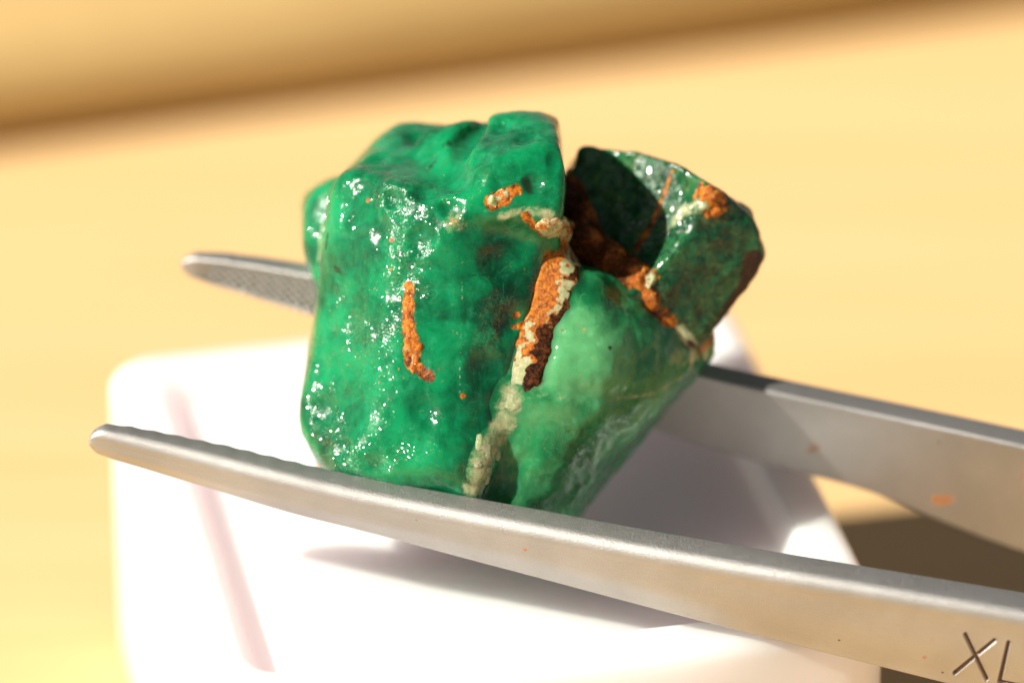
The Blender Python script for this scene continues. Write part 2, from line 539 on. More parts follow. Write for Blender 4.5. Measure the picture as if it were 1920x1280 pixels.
def arm(name, tab, near, root, base, label):
    b0 = np.array([0.0, 0.75, 0.66]); b0 /= np.linalg.norm(b0)
    tip = tab['tip']
    xs = list(tip + np.array([0, 1, 3, 6, 10, 15, 21, 28, 36, 45])) + list(np.arange(tip + 55, 1740, 4.0))
    xs += list(np.arange(1740, 1965, 1.4)) if near else list(np.arange(1740, 1965, 5))
    xs += list(np.arange(1970, 2300, 12))
    xs = np.array(xs)
    tp = np.array([P(x, interp(tab['top'], x) if x < tip + 90 else smooth_tab(tab['top'], x), smooth_tab(tab['w'], x, 260)) for x in xs])
    bt = np.array([P(x, interp(tab['bot'], x) if x < tip + 90 else smooth_tab(tab['bot'], x), smooth_tab(tab['w'], x, 260)) for x in xs])
    mid = (tp + bt) / 2
    face_h = np.linalg.norm(tp - bt, axis=1) / b0[1]            # seen height -> real height along b
    # rounded tip
    s = np.clip((xs - tip) / 24.0, 0, 1)
    face_h = face_h * np.sqrt(np.clip(1 - (1 - s) ** 2, 0.012, 1))
    T = np.gradient(mid, axis=0); T /= np.linalg.norm(T, axis=1)[:, None]
    # off-frame continuation: both arms run on and close together at the far end
    end_n = 26
    L = np.linspace(0, 1, end_n + 1)[1:]
    join = np.array([P(4300, 1480, 1.2) if near else P(4300, 1440, 0.2)])[0]
    p0, t0 = mid[-1], T[-1]
    ext = []
    for q in L:
        hq = p0 + t0 * 40 * q * (1 - q) + (join - p0) * (q * q * (3 - 2 * q)) * 0.35 + (join - p0) * q * 0.65
        ext.append(hq)
    mid = np.vstack([mid, ext])
    face_h = np.concatenate([face_h, np.linspace(face_h[-1], 8.0, end_n)])
    xs = np.concatenate([xs, np.full(end_n, 5000.0)])
    seg = np.concatenate([[0], np.cumsum(np.linalg.norm(np.diff(mid, axis=0), axis=1))])
    T = np.gradient(mid, seg, axis=0); T /= np.linalg.norm(T, axis=1)[:, None]
    B = b0 - (T @ b0)[:, None] * T; B /= np.linalg.norm(B, axis=1)[:, None]
    N = np.cross(T, B)                                           # towards the lens
    N *= np.sign(N[:, 2])[:, None]
    thick = np.interp(seg, [0, 0.5, 1.5, 6, 20, 40, 120], [0.35, 0.8, 1.0, 1.3, 1.5, 1.6, 1.6])
    if not near:
        thick *= 0.8
    # section: parametric rounded rectangle, face a = seen face (towards lens), back face away
    V, AC, SEEN = [], [], []
    nf = 84 if near else 40
    for i in range(len(mid)):
        h, th = face_h[i], thick[i]
        r1 = min(0.62 if near else 0.16, h * 0.42, th * 0.48)    # edges of the seen face
        rb = min(0.20 if near else 0.16, h * 0.3, th * 0.4)
        r2 = min(0.14 if near else 0.3, h * 0.3, th * 0.3)      # edges of the back face
        sec = []
        for k in range(nf + 1):                                  # seen face, top to bottom
            y = (h / 2 - r1) + (-h / 2 + rb - h / 2 + r1) * k / nf
            bow = (0.18 if near else 0.0) * min(1, h / 3) * (1 - (1 - 2 * k / nf) ** 2) ** 2
            sec.append((bow, y, 1))
        def arc(cx, cy, r, a0, a1, n=9):
            for k in range(1, n):
                a = math.radians(a0 + (a1 - a0) * k / n)
                sec.append((cx + r * math.cos(a), cy + r * math.sin(a), 0))
        arc(-rb, -h / 2 + rb, rb, 0, -90)
        sec.append((-rb, -h / 2, 0)); sec.append((-th + r2, -h / 2, 0))
        arc(-th + r2, -h / 2 + r2, r2, -90, -180)
        nb = 22
        for k in range(nb + 1):
            sec.append((-th, (-h / 2 + r2) + (h - 2 * r2) * k / nb, 2))
        arc(-th + r2, h / 2 - r2, r2, 180, 90)
        sec.append((-th + r2, h / 2, 0)); sec.append((-r1, h / 2, 0))
        arc(-r1, h / 2 - r1, r1, 90, 0)
        shift = 0.0
        for a, y, k in sec:
            V.append(mid[i] + N[i] * (a + shift) + B[i] * y)
            AC.append((seg[i], y, a)); SEEN.append(k)
    V = np.array(V); AC = np.array(AC); SEEN = np.array(SEEN)
    m = len(sec)
    NN = np.repeat(N, m, axis=0); BB = np.repeat(B, m, axis=0)
    px, py = to_px(V)
    # grip teeth on the inner faces
    inner = (SEEN == 2) if near else (SEEN == 1)
    reach = np.clip(((15 if near else 24) - AC[:, 0]) / 6, 0, 1) * np.clip(AC[:, 0] / 1.2, 0, 1)
    if near:
        # transverse teeth; their crests also notch the upper back edge
        tooth = 0.5 + 0.5 * np.cos(AC[:, 0] * 2 * math.pi / 1.05)
        back = (AC[:, 2] < -0.55 * np.repeat(thick, m))
        amt = np.where(back, 0.045 * tooth * reach, 0)
        V = V + NN * (amt * 0.8)[:, None] - BB * (amt * 0.55 * np.sign(AC[:, 1]) * back)[:, None]
    else:
        d1 = np.cos((AC[:, 0] + AC[:, 1]) * 2 * math.pi / 0.46); d2 = np.cos((AC[:, 0] - AC[:, 1]) * 2 * math.pi / 0.46)
        amt = np.where(inner, 0.13 * (2 - d1 - d2) * 0.5 * reach, 0)
        V = V - NN * amt[:, None]
    groove = np.zeros(len(V)); rust = np.zeros(len(V))
    if near:
        cut = np.zeros(len(V)); floor_ = np.zeros(len(V))
        lip = np.zeros(len(V))
        for a, b in STROKES:
            d = seg_d(px, py, a, b)
            cut = np.maximum(cut, np.clip(1 - d / 4.6, 0, 1))
            floor_ = np.maximum(floor_, np.clip(1.5 - d / 2.6, 0, 1))
            lip = np.maximum(lip, np.exp(-((d - 5.4) / 1.4) ** 2))
        seen = SEEN == 1
        cut, floor_, lip = cut * seen, floor_ * seen, lip * seen * (cut <= 0)
        V = V - NN * (0.15 * np.minimum(cut * 1.3, 1))[:, None] + NN * (0.014 * lip)[:, None]
        groove = floor_ * 0.9
        for sx, sy, r, a in ((1748, 1197, 9, 0.6), (1733, 1232, 7, 0.7), (596, 884, 6, 0.9), (985, 1030, 6, .8), (1325, 1075, 6, .5), (1352, 1187, 5, .7), (700, 925, 5, .6)):
            rust = np.maximum(rust, a * np.exp(-(np.hypot(px - sx, py - sy) / r) ** 2))
    else:
        for sx, sy, rx, ry, a in ((1768, 937, 34, 15, 0.95), (1527, 842, 26, 32, 0.55), (1915, 880, 26, 40, .5), (1675, 835, 12, 12, .4),
                                  (1345, 755, 34, 30, .45), (1290, 810, 18, 18, .4), (1910, 940, 18, 14, .45), (1390, 800, 22, 26, .4)):
            rust = np.maximum(rust, a * np.exp(-((px - sx) / rx) ** 2 - ((py - sy) / ry) ** 2) * (SEEN == 1))
    F = []
    n = len(mid)
    for i in range(n - 1):
        for k in range(m):
            k2 = (k + 1) % m
            F.append((i * m + k, i * m + k2, (i + 1) * m + k2, (i + 1) * m + k))
    F.append(tuple(range(m - 1, -1, -1)))
    F.append(tuple(range((n - 1) * m, n * m)))
    o = mesh_obj(name, to_world(V), F, STEEL, root, base, dict(arm_co=AC, groove=groove, rust=rust))
    import bmesh
    bm = bmesh.new(); bm.from_mesh(o.data); bmesh.ops.recalc_face_normals(bm, faces=bm.faces); bm.to_mesh(o.data); bm.free()
    o['label'] = label
    return dict(mid=mid, N=N, B=B, thick=thick, xs=xs, h=face_h)

tw_base = to_world(P(1560, 1130, 4.6)); tw_base[2] -= 1.6
TW = thing('tweezers', tw_base, 'satin steel tweezers gripping the green stone, engraved with two letters', 'tweezers')
AN = arm('arm', NEAR, True, TW, tw_base, 'engraved steel arm in front of the stone')
AF = arm('arm', FAR, False, TW, tw_base, 'rust stained steel arm behind the stone')

# planes that the grip presses against (in the stone's own axes)
iN = int(np.argmin(abs(AN['xs'] - 850))); iF = int(np.argmin(abs(AF['xs'] - 900)))
grip_near = (AN['N'][iN], AN['mid'][iN] - AN['N'][iN] * (AN['thick'][iN] + 0.0))
grip_far = (-AF['N'][iF], AF['mid'][iF])

# ------------------------------------------------------------------ the emerald
bN = AN['B'][iN]; bF = AF['B'][iF]
def gripped(f, q):
    """the jaws bed into flats on the stone"""
    dn = (q - grip_near[1]) @ grip_near[0]
    f = smax(f, dn, 0.3)
    df = (q - grip_far[1]) @ grip_far[0]
    jaw = smax(-df, np.abs((q - grip_far[1]) @ bF) - AF['h'][iF] * 0.5, 0.2)
    return smax(f, -jaw, 0.15)

main_f = planes([
    ((-0.989, 0.146, 0.02), P(591, 560, 0)),
    ((-0.66, 0.09, 0.74), P(735, 560, 3.6)),
    ((-0.20, -0.01, 0.98), P(800, 560, 3.95)),
    ((0.37, -0.05, 0.93), P(872, 560, 4.1)),
    ((0.965, -0.26, 0.02), P(1058, 360, 0)),
    ((1, 0.0, -0.1), P(1050, 300, -1)),
    ((-0.05, 0.92, 0.40), P(760, 352, 3.3)),
    ((-0.62, 0.78, 0.10), P(700, 272, -2)),
    ((0.05, 0.98, -0.2), P(850, 212, -3.2)),
    ((-0.88, -0.46, 0.08), P(577, 835, 0)),
    ((0.0, -1, 0.1), P(800, 985, 0)),
    ((0.1, 0, -1), P(800, 500, -5.0)),
    ((-0.7, 0, -0.7), P(600, 500, -3.2)),
], 0.24)
block_f = planes([
    ((0.995, -0.04, -0.06), P(1052, 300, 1)),
    ((-0.22, 0.86, 0.46), P(985, 250, 2.4)),
    ((0.30, 0.93, 0.1), P(1030, 213, -0.5)),
    ((-0.10, 0.97, -0.2), P(970, 216, -1.5)),
    ((-0.70, 0.42, 0.58), P(868, 300, 2.6)),
    ((0.12, 0.10, 0.99), P(960, 330, 4.0)),
    ((0.05, -0.8, 0.6), P(960, 425, 3.8)),
    ((0, 0, -1), P(960, 300, -4)),
    ((-0.6, 0, -0.8), P(880, 300, -3)),
], 0.20)
trench = [P(x, y, w) for x, y, w in ((845, 330, 3.6), (850, 290, 2.2), (875, 258, 0.6), (920, 226, -1.5))]
def seg_dist(q, pts):
    best = None
    for a, b in zip(pts[:-1], pts[1:]):
        ab = b - a
        t = np.clip(((q - a) @ ab) / (ab @ ab), 0, 1)
        d = np.linalg.norm(q - a - t[:, None] * ab, axis=1)
        best = d if best is None else np.minimum(best, d)
    return best
def stone_main(q):
    f = smin(main_f(q), block_f(q), 0.35)
    f = smax(f, -(seg_dist(q, trench) - 0.42), 0.5)
    return gripped(f, q)

REST = (np.array([0, -CP, -SP]), np.array([0, CP * (BOX_H - ZT), SP * (BOX_H - ZT)]))   # flat it rests on
def rough(fun, amp, seed):
    def g(q):
        f = fun(q)
        m = np.abs(f) < 0.7
        if m.any():
            f[m] -= amp * noise(q[m], 2.3, seed)
        return np.maximum(f, (q - REST[1]) @ REST[0])
    return g
_main0 = rough(stone_main, 0.24, 0)
def _dent(px, py, R, depth, tilt=(0, 0)):
    ws = np.arange(7.0, -6.0, -0.04)
    f = (DIST - ws) / DIST / PXMM
    q = np.stack([(px - 960) * f, (640 - py) * f, ws], 1)
    d = _main0(q)
    p = q[int(np.argmax(d < 0))]
    g = np.array([_main0((p + e)[None])[0] - _main0((p - e)[None])[0] for e in np.eye(3) * 0.3])
    g /= np.linalg.norm(g)
    return p + g * (R - depth), R
# shell-shaped chips broken out of the faces and edges
DENTS = [_dent(*a) for a in ((735, 372, 0.9, 0.22), (800, 362, 1.2, 0.22), (845, 392, 0.9, 0.2), (715, 430, 1.3, 0.16), (790, 450, 1.6, 0.22), (760, 520, 1.1, 0.14),
                             (610, 770, 1.2, 0.2), (640, 840, 1.0, 0.2), (700, 870, 1.6, 0.2), (600, 690, 1.4, 0.14), (930, 500, 1.8, 0.22), (955, 600, 1.5, 0.2),
                             (905, 690, 2.2, 0.22), (700, 300, 1.6, 0.22), (780, 262, 1.2, 0.22), (900, 300, 1.3, 0.16), (985, 262, 1.1, 0.14), (1000, 345, 1.0, 0.14),
                             (660, 610, 1.8, 0.12), (800, 770, 1.8, 0.14), (680, 350, 0.8, 0.14), (1040, 300, 0.8, 0.14), (940, 240, 0.9, 0.2))]
def stone_main(q):
    f = _main0(q)
    for c, R in DENTS:
        m = np.all(np.abs(q - c) < R + 0.2, axis=1)
        if m.any():
            f[m] = smax(f[m], R - np.linalg.norm(q[m] - c, axis=1), 0.07)
    return f

side_f = planes([
    ((-1, 0.03, 0.1), P(567, 420, -4)), ((-0.55, 0.83, 0.1), P(590, 352, -4)), ((-0.92, -0.35, 0), P(577, 500, -4)),
    ((-0.45, 0.1, 0.9), P(610, 430, -2.4)), ((0.2, 1, 0), P(680, 330, -4)), ((0, 0, -1), P(600, 430, -6.8)),
    ((1, 0, 0), P(760, 430, -4)), ((-0.5, -0.87, 0), P(625, 590, -4))], 0.22)

dark_hull = planes([
    ((0.34, -0.26, 0.90), P(1290, 470, 0.55)),
    ((0.08, 0.99, -0.1), P(1130, 284, -3.4)),
    ((0.34, 0.94, -0.1), P(1235, 303, -2.8)),
    ((0.53, 0.85, -0.05), P(1335, 352, -1.6)),
    ((0.96, 0.28, -0.1), P(1413, 410, -1.6)),
    ((0.86, -0.50, -0.1), P(1424, 510, -1.6)),
    ((0.72, -0.69, -0.05), P(1352, 602, -1.4)),
    ((-0.95, 0.3, 0.1), P(1080, 285, -3.5)),
    ((-0.55, -0.83, 0.1), P(1120, 560, -1)),
    ((0, 0, -1), P(1200, 430, -6.2)),
], 0.16)
def stone_dark(q):
    f = dark_hull(q)
    # shell-shaped hollow face turned to the light
    c = P(1060, 300, 6.0)
    f = smax(f, -(np.linalg.norm(q - c, axis=1) - 8.1), 0.22)
    # chip in the right edge
    f = smax(f, -(np.linalg.norm(q - P(1428, 412, -1.4), axis=1) - 0.5), 0.15)
    f = smax(f, -(np.linalg.norm(q - P(1392, 588, -1.4), axis=1) - 0.4), 0.15)
    return f

pale_hull = planes([
    ((0.30, 0.22, 0.93), P(1120, 640, 3.15)),
    ((-0.15, 0.16, 0.96), P(1050, 650, 3.2)),
    ((0.10, -0.36, 0.93), P(1080, 720, 3.05)),
    ((0.62, -0.34, 0.70), P(1200, 735, 1.5)),
    ((0.70, 0.42, 0.55), P(1265, 640, 0.3)),
    ((0.78, -0.62, 0.02), P(1284, 728, -1)),
    ((0.2, 0.98, 0.1), P(1150, 500, 0)),
    ((0, 0, -1), P(1150, 700, -4.6)),
    ((-1, 0, 0), P(840, 700, 0)),
    ((-0.2, -0.9, 0.35), P(1080, 790, 2)),
], 0.42)
low_hull = planes([
    ((0.06, -0.18, 0.97), P(1010, 850, 2.75)),
    ((0.55, -0.42, 0.72), P(1120, 850, 1.7)),
    ((0.78, -0.62, 0.02), P(1200, 833, -1)),
    ((0.88, -0.42, 0.1), P(1118, 930, 0)),
    ((0.25, 0.9, 0.3), P(1100, 725, 1)),
    ((0, -1, 0.1), P(1000, 985, 0)),
    ((0, 0, -1), P(1000, 850, -4.6)),
    ((-1, 0, 0), P(790, 850, 0)),
], 0.34)
def stone_pale(q):
    f = smin(pale_hull(q), low_hull(q), 0.45)
    return gripped(f, q)

stone_dark = rough(stone_dark, 0.12, 23)
stone_pale = rough(stone_pale, 0.20, 37)
side_f = rough(side_f, 0.1, 11)
def union_all(q):
    return np.minimum(np.minimum(stone_main(q), stone_pale(q)), np.minimum(stone_dark(q), side_f(q)))

def hit(px, py, fun=union_all):
    ws = np.arange(8.0, -7.0, -0.04)
    f = (DIST - ws) / DIST / PXMM
    q = np.stack([(px - 960) * f, (640 - py) * f, ws], 1)
    d = fun(q)
    k = int(np.argmax(d < 0))
    return q[k] if d[k] < 0 else None

def spots(path, step=6):
    """points on the stone's surface along a path; entries (px, py, radius px)"""
    pts, rad = [], []
    for (x0, y0, r0), (x1, y1, r1) in zip(path[:-1], path[1:]) if len(path) > 1 else [(path[0], path[0])]:
        n = max(1, int(math.hypot(x1 - x0, y1 - y0) / step))
        for k in range(n + 1):
            a = k / n
            h = hit(x0 + (x1 - x0) * a, y0 + (y1 - y0) * a)
            if h is not None:
                pts.append(h); rad.append((r0 + (r1 - r0) * a) / PXMM)
    return np.array(pts), np.array(rad)

def make_tube(path, sink, flat, seed):
    """flattened ridge that follows a path over the stone's surface"""
    pts, rad = spots(path, 5)
    y_px = to_px(pts)[1]
    nrm = []
    for p in pts:
        g = np.array([union_all((p + d)[None])[0] - union_all((p - d)[None])[0] for d in np.eye(3) * 0.2])
        nrm.append(g / max(np.linalg.norm(g), 1e-9))
    nrm = np.array(nrm)
    k = np.ones(7) / 7
    if len(pts) > 9:
        for _ in range(2):
            for c in range(3):
                pts[3:-3, c] = np.convolve(pts[:, c], k, 'valid'); nrm[3:-3, c] = np.convolve(nrm[:, c], k, 'valid')
        nrm /= np.linalg.norm(nrm, axis=1)[:, None]
    rad = rad * (1 + 0.16 * noise(pts, 0.9, seed + 5) + 0.10 * noise(pts, 0.35, seed + 6))
    sk = np.interp(y_px, [690, 760], [sink, 0.44]) if seed == 3 else sink
    ctr = pts - nrm * (rad * sk)[:, None]
    def fun(q):
        best = np.full(len(q), 9.0)
        for c, r, n in zip(ctr, rad, nrm):
            m = np.all(np.abs(q - c) < r * 1.6 + 0.6, axis=1)
            if m.any():
                d = q[m] - c
                dn = d @ n
                tang = d - dn[:, None] * n
                best[m] = np.minimum(best[m], np.sqrt((tang ** 2).sum(1) + (dn / flat) ** 2) - r)
        return best
    return dict(ctr=ctr, rad=rad, y_px=y_px, fun=fun)

VEIN_PATH = [(1022, 420, 12), (1046, 426, 20), (1060, 448, 36), (1048, 485, 46), (1028, 530, 44), (1007, 580, 38), (993, 630, 36), (978, 680, 33),
             (964, 720, 30), (953, 765, 28), (938, 812, 26), (915, 850, 26), (900, 885, 22)]
VEIN = make_tube(VEIN_PATH, 0.22, 0.55, 3)
_pale0 = stone_pale
def stone_pale(q):
    f = _pale0(q)
    b = VEIN['fun'](q)
    m = b < 1.5
    f[m] = smin(f[m], b[m], 0.40)
    # a fillet fuses the two crystals along the seam
    m2 = (np.abs(f) < 1.2) & (q[:, 0] > -3.2)
    if m2.any():
        g = np.maximum(stone_main(q[m2]) + 0.25, 0.0 - (q[m2, 0] + 2.9))
        f[m2] = smin(f[m2], g, 0.9)
    return f

# mineral patches of the real stone, plus one painted reflection: kind -> list of (path, strength)
PATCH = dict(
    rust=[
        ([(768, 536, 9), (765, 580, 12), (766, 620, 14), (776, 650, 15), (772, 678, 15)], 0.95),
        ([(772, 680, 9), (803, 706, 12)], 0.95),
        ([(922, 382, 15), (945, 370, 16), (966, 355, 11)], 0.95),
        ([(690, 376, 5)], 1.0), ([(735, 450, 6)], .8), ([(733, 505, 5)], .8),
        ([(852, 418, 14)], 0.55), ([(868, 742, 8)], .6),
        ([(968, 590, 8)], .9), ([(978, 612, 10)], .9), ([(962, 612, 6)], .8),
        ([(1336, 368, 20), (1350, 385, 18), (1330, 398, 14)], 0.85),
        ([(1316, 345, 8), (1305, 372, 10)], .7),
        ([(1262, 318, 4), (1246, 365, 5), (1225, 415, 6), (1196, 465, 12)], .85),
        ([(1188, 512, 22), (1222, 520, 16)], 0.9),
        ([(1240, 592, 18), (1258, 605, 12)], 1.0),
        ([(1355, 600, 10), (1330, 640, 9), (1310, 660, 8)], .85),
        ([(1352, 452, 8)], .6), ([(1110, 625, 10), (1085, 610, 8)], .45), ([(1060, 615, 12)], .4),
        ([(560, 800, 4), (575, 845, 6), (600, 872, 8)], .75),
        ([(1030, 880, 6)], .5), ([(1035, 895, 6)], .5),
        ([(985, 405, 12), (1000, 425, 10), (1020, 440, 8)], .8),
        ([(1010, 540, 26), (1030, 480, 20)], .6),
        ([(560, 805, 5), (620, 830, 6)], .45),
        ([(1050, 470, 62), (1020, 560, 58), (995, 650, 52), (980, 720, 40)], .30), ([(768, 560, 26), (772, 660, 30), (800, 700, 22)], .30),
    ],
    brown=[
        ([(1085, 470, 26), (1130, 480, 30), (1180, 505, 22)], 0.75),
        ([(1412, 490, 22), (1400, 535, 20), (1375, 565, 14), (1345, 610, 10)], 1.0),
        ([(1100, 430, 18), (1110, 400, 16), (1080, 360, 16)], .55),
        ([(1225, 590, 12), (1212, 570, 14)], .8),
        ([(1290, 640, 9), (1308, 655, 9)], .7),
        ([(1020, 640, 10), (1000, 700, 16), (1010, 712, 14)], .6),
    ],
    cream=[
        ([(1275, 620, 14), (1300, 650, 12), (1296, 690, 9)], .8),
        ([(1290, 700, 8), (1230, 735, 8), (1160, 748, 6)], .55),
        ([(604, 420, 4), (594, 510, 4), (584, 620, 3), (572, 690, 3)], .55), ([(866, 530, 2.4), (864, 640, 2.4), (862, 745, 2.4)], .6),
        ([(852, 415, 26)], .55), ([(830, 400, 14)], .35),
        ([(1044, 240, 3), (1045, 258, 3)], .5),  # yellowish reflection on the block's right edge, painted as colour
        ([(940, 405, 12), (985, 395, 12), (1030, 402, 14)], .6),
        ([(960, 735, 24), (952, 770, 28), (935, 815, 30), (905, 865, 34), (895, 910, 32)], .62),
        ([(1000, 730, 20), (1060, 745, 14), (1110, 755, 10)], .40),
        ([(1316, 385, 20), (1285, 395, 18), (1250, 430, 12)], .55),
        ([(920, 390, 16), (950, 375, 16)], .45),
    ],
    dark=[
        ([(985, 340, 13), (992, 355, 12)], .85), ([(628, 503, 8), (640, 510, 5)], .9), ([(614, 440, 6), (610, 465, 6)], .9),
        ([(845, 268, 10), (830, 272, 8)], .75), ([(815, 305, 8), (802, 318, 7)], .7), ([(880, 245, 12)], .6),
        ([(940, 455, 5), (915, 470, 4)], .8), ([(1003, 418, 3), (960, 440, 4)], .6), ([(1142, 652, 5)], .9),
        ([(780, 345, 14), (830, 350, 12)], .45), ([(680, 325, 6), (740, 310, 5)], .5), ([(617, 395, 5)], .6),
        ([(786, 823, 5)], .7), ([(868, 518, 2.5), (905, 515, 3), (940, 520, 2.5)], .75), ([(600, 430, 3), (597, 460, 3)], .7), ([(1050, 690, 4)], .4),
    ],
    frost=[
        ([(715, 365, 26), (760, 358, 30), (830, 365, 24)], 0.9),
        ([(745, 410, 34), (760, 470, 46), (770, 540, 36)], 0.75),
        ([(640, 580, 50), (690, 640, 50), (740, 600, 30)], 0.55),
        ([(600, 740, 34), (620, 800, 40), (650, 860, 36)], 0.7),
        ([(720, 850, 50), (780, 860, 36)], .5),
        ([(940, 560, 40), (920, 620, 40)], .6),
        ([(860, 325, 22), (900, 290, 24), (960, 270, 20)], .45),
        ([(1230, 310, 34), (1250, 370, 40), (1220, 440, 30), (1300, 400, 30)], 1.0),
        ([(1160, 400, 30), (1190, 440, 24)], .55),
        ([(1080, 600, 40), (1110, 640, 36)], .35), ([(800, 690, 24)], .6), ([(1215, 700, 24)], .5), ([(1070, 800, 16)], .6),
    ],
    clear=[
        ([(930, 470, 50), (960, 540, 55), (930, 600, 50)], .75), ([(890, 660, 40), (915, 730, 36)], .5),
        ([(820, 590, 34)], .45), ([(1010, 350, 40)], .35), ([(800, 880, 60)], .25), ([(850, 290, 40), (800, 320, 30)], .35),
        ([(1100, 540, 30), (1170, 570, 34)], .7), ([(1240, 690, 34)], .4), ([(1030, 830, 30), (1110, 860, 30)], .5),
        ([(1230, 560, 50), (1300, 520, 40)], .4), ([(620, 700, 40)], .2),
    ],
    pale=[
        ([(1080, 640, 60), (1130, 690, 70), (1060, 700, 50)], 0.95),
        ([(1010, 780, 40), (1060, 790, 40)], .55), ([(960, 930, 40), (1040, 900, 30)], .35),
        ([(1240, 750, 36), (1190, 810, 40), (1130, 850, 26)], .7),
        ([(960, 850, 50)], .3), ([(1150, 560, 30)], .25),
    ],
)
DAB = {k: [(spots(p), s) for p, s in lst] for k, lst in PATCH.items()}

def paint(q, kind):
    out = np.zeros(len(q))
    for (pts, rad), s in DAB[kind]:
        if len(pts) == 0:
            continue
        R = rad.max() * 2.6
        lo, hi = pts.min(0) - R, pts.max(0) + R
        m = np.all((q > lo) & (q < hi), axis=1)
        if not m.any():
            continue
        d2 = ((q[m][:, None, :] - pts[None]) ** 2).sum(2) / (rad[None] ** 2)
        out[m] = np.maximum(out[m], s * np.exp(-0.62 * d2.min(1) ** 1.4))
    return out

EM_BASE = to_world(P(850, 1000, -3)); EM_BASE[2] = BOX_H
EM = thing('emerald', EM_BASE, 'rough green emerald crystal with orange iron veins held by tweezers', 'gemstone')

M_MAIN = mat_emerald('emerald', (0.0005, 0.062, 0.023), (0.0012, 0.235, 0.083), (0.03, 0.29, 0.16), 0.6, 0.55, 0.75)
M_PALE = mat_emerald('pale emerald', (0.004, 0.13, 0.042), (0.014, 0.24, 0.078), (0.105, 0.36, 0.15), 1.0, 0.5, 0.85, earthy=0.08)
M_DARK = mat_emerald('dark emerald', (0.003, 0.045, 0.018), (0.016, 0.13, 0.045), (0.13, 0.20, 0.055), 1.0, 1.0, 0.5, 0.7, 7.0, 0.45)

def stone_part(name, fun, lo, hi, h, mat, amp, label=None, seed=0):
    v, f = surface_nets(fun, lo, hi, h)
    n = vert_normals(v, f)
    d = amp[1] * noise(v, 0.9, seed + 1) + amp[2] * noise(v, 0.36, seed + 2)
    # growth striations along the prism
    st = v * np.array([1.0, 0.12, 1.0])
    d += amp[3] * noise(st, 0.45, seed + 3)
    fr = paint(v, 'frost')
    d += -0.045 * fr * np.clip(noise(v, 0.30, seed + 4), 0, 1)
    keep = np.clip((np.abs((v - grip_near[1]) @ grip_near[0]) - 0.1) / 0.4, 0, 1) * np.clip((np.abs((v - grip_far[1]) @ grip_far[0]) - 0.1) / 0.4, 0, 1)
    keep = keep * np.clip((VEIN['fun'](v) - 0.15) / 0.4, 0.0, 1)
    v2 = v + n * (d * keep)[:, None]
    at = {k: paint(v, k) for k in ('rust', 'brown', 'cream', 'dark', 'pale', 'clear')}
    at['frost'] = fr
    at['crystal_co'] = v
    o = mesh_obj(name, to_world(v2), f, mat, EM, EM_BASE, at)
    if label: o['label'] = label
    return o

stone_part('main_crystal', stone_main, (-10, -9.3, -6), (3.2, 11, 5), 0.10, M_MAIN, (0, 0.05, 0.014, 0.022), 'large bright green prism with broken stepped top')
stone_part('side_crystal', side_f, (-10, 0.8, -7.5), (-4, 8, -1.5), 0.14, M_MAIN, (0, 0.05, 0.02, 0.02), 'small green crystal behind the main prism', 11)
stone_part('dark_crystal', stone_dark, (2, -1.5, -7), (11.8, 9.3, 1.8), 0.10, M_DARK, (0, 0.10, 0.04, 0.0), 'dark mossy green crystal with a hollow face and rusty edge', 23)
stone_part('pale_crystal', stone_pale, (-4.6, -9.3, -5.5), (9, 4, 4.6), 0.10, M_PALE, (0, 0.09, 0.03, 0.0), 'milky pale green mass beside the vein', 37)

# ---- the raised mineral vein, a continuous ridge lying in the seam
def mat_vein():
    t = NT('iron vein')
    co = t.coord('crystal_co', 1.0)
    n1 = t.noise(co, 1.7, 6, 0.72, 0.5)
    n2 = t.noise(co, 4.5, 5, 0.75)
    col = t.mix(t.remap(n2, 0.35, 0.65), (0.36, 0.42, 0.19), (0.56, 0.57, 0.33))
    milk = t.attr('milk')
    col = t.mix(t.math('MULTIPLY', milk, t.remap(n1, 0.3, 0.62, 0.75, 0.1)), col, (0.16, 0.38, 0.14))
    edge = t.math('MULTIPLY', t.math('SUBTRACT', n1, 0.5), 2.0)
    rs = t.remap(t.math('ADD', t.attr('rust'), edge), 0.40, 0.60)
    oc = t.mix(t.remap(n2, 0.36, 0.66), (0.26, 0.050, 0.003), (0.70, 0.22, 0.004))
    oc = t.mix(t.remap(t.noise(co, 3.0, 4, 0.7, 0.8), 0.56, 0.68), oc, (0.68, 0.32, 0.02))
    oc = t.mix(t.remap(t.noise(co, 2.2, 4, 0.7), 0.58, 0.70), oc, (0.10, 0.022, 0.010))
    col = t.mix(rs, col, oc)
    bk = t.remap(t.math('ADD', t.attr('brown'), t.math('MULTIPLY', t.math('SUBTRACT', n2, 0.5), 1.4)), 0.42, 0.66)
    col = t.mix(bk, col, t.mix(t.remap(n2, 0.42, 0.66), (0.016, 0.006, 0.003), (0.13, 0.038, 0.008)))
    t.set(Base_Color=col, Roughness=t.remap(n2, 0.3, 0.7, 0.22, 0.42), IOR=1.5, Specular_IOR_Level=t.remap(bk, 0.0, 1.0, 0.3, 0.08), Coat_Weight=t.math('MULTIPLY', t.math('SUBTRACT', 1.0, bk), 0.35), Coat_Roughness=0.09,
          Coat_Normal=t.bump(t.noise(co, 8, 3, 0.75), 0.16, 0.9),
          Subsurface_Weight=t.math('MULTIPLY', t.math('SUBTRACT', 1.0, t.math('MAXIMUM', rs, bk)), 0.85),
          Subsurface_Radius=(0.7, 1.0, 0.6), Subsurface_Scale=0.0009,
          Normal=t.bump(n2, 0.14, 0.75, t.bump(t.noise(co, 11, 3, 0.7), 0.06, t.math('ADD', t.math('MULTIPLY', rs, 0.6), 0.2))))
    return t.m
M_VEIN = mat_vein()

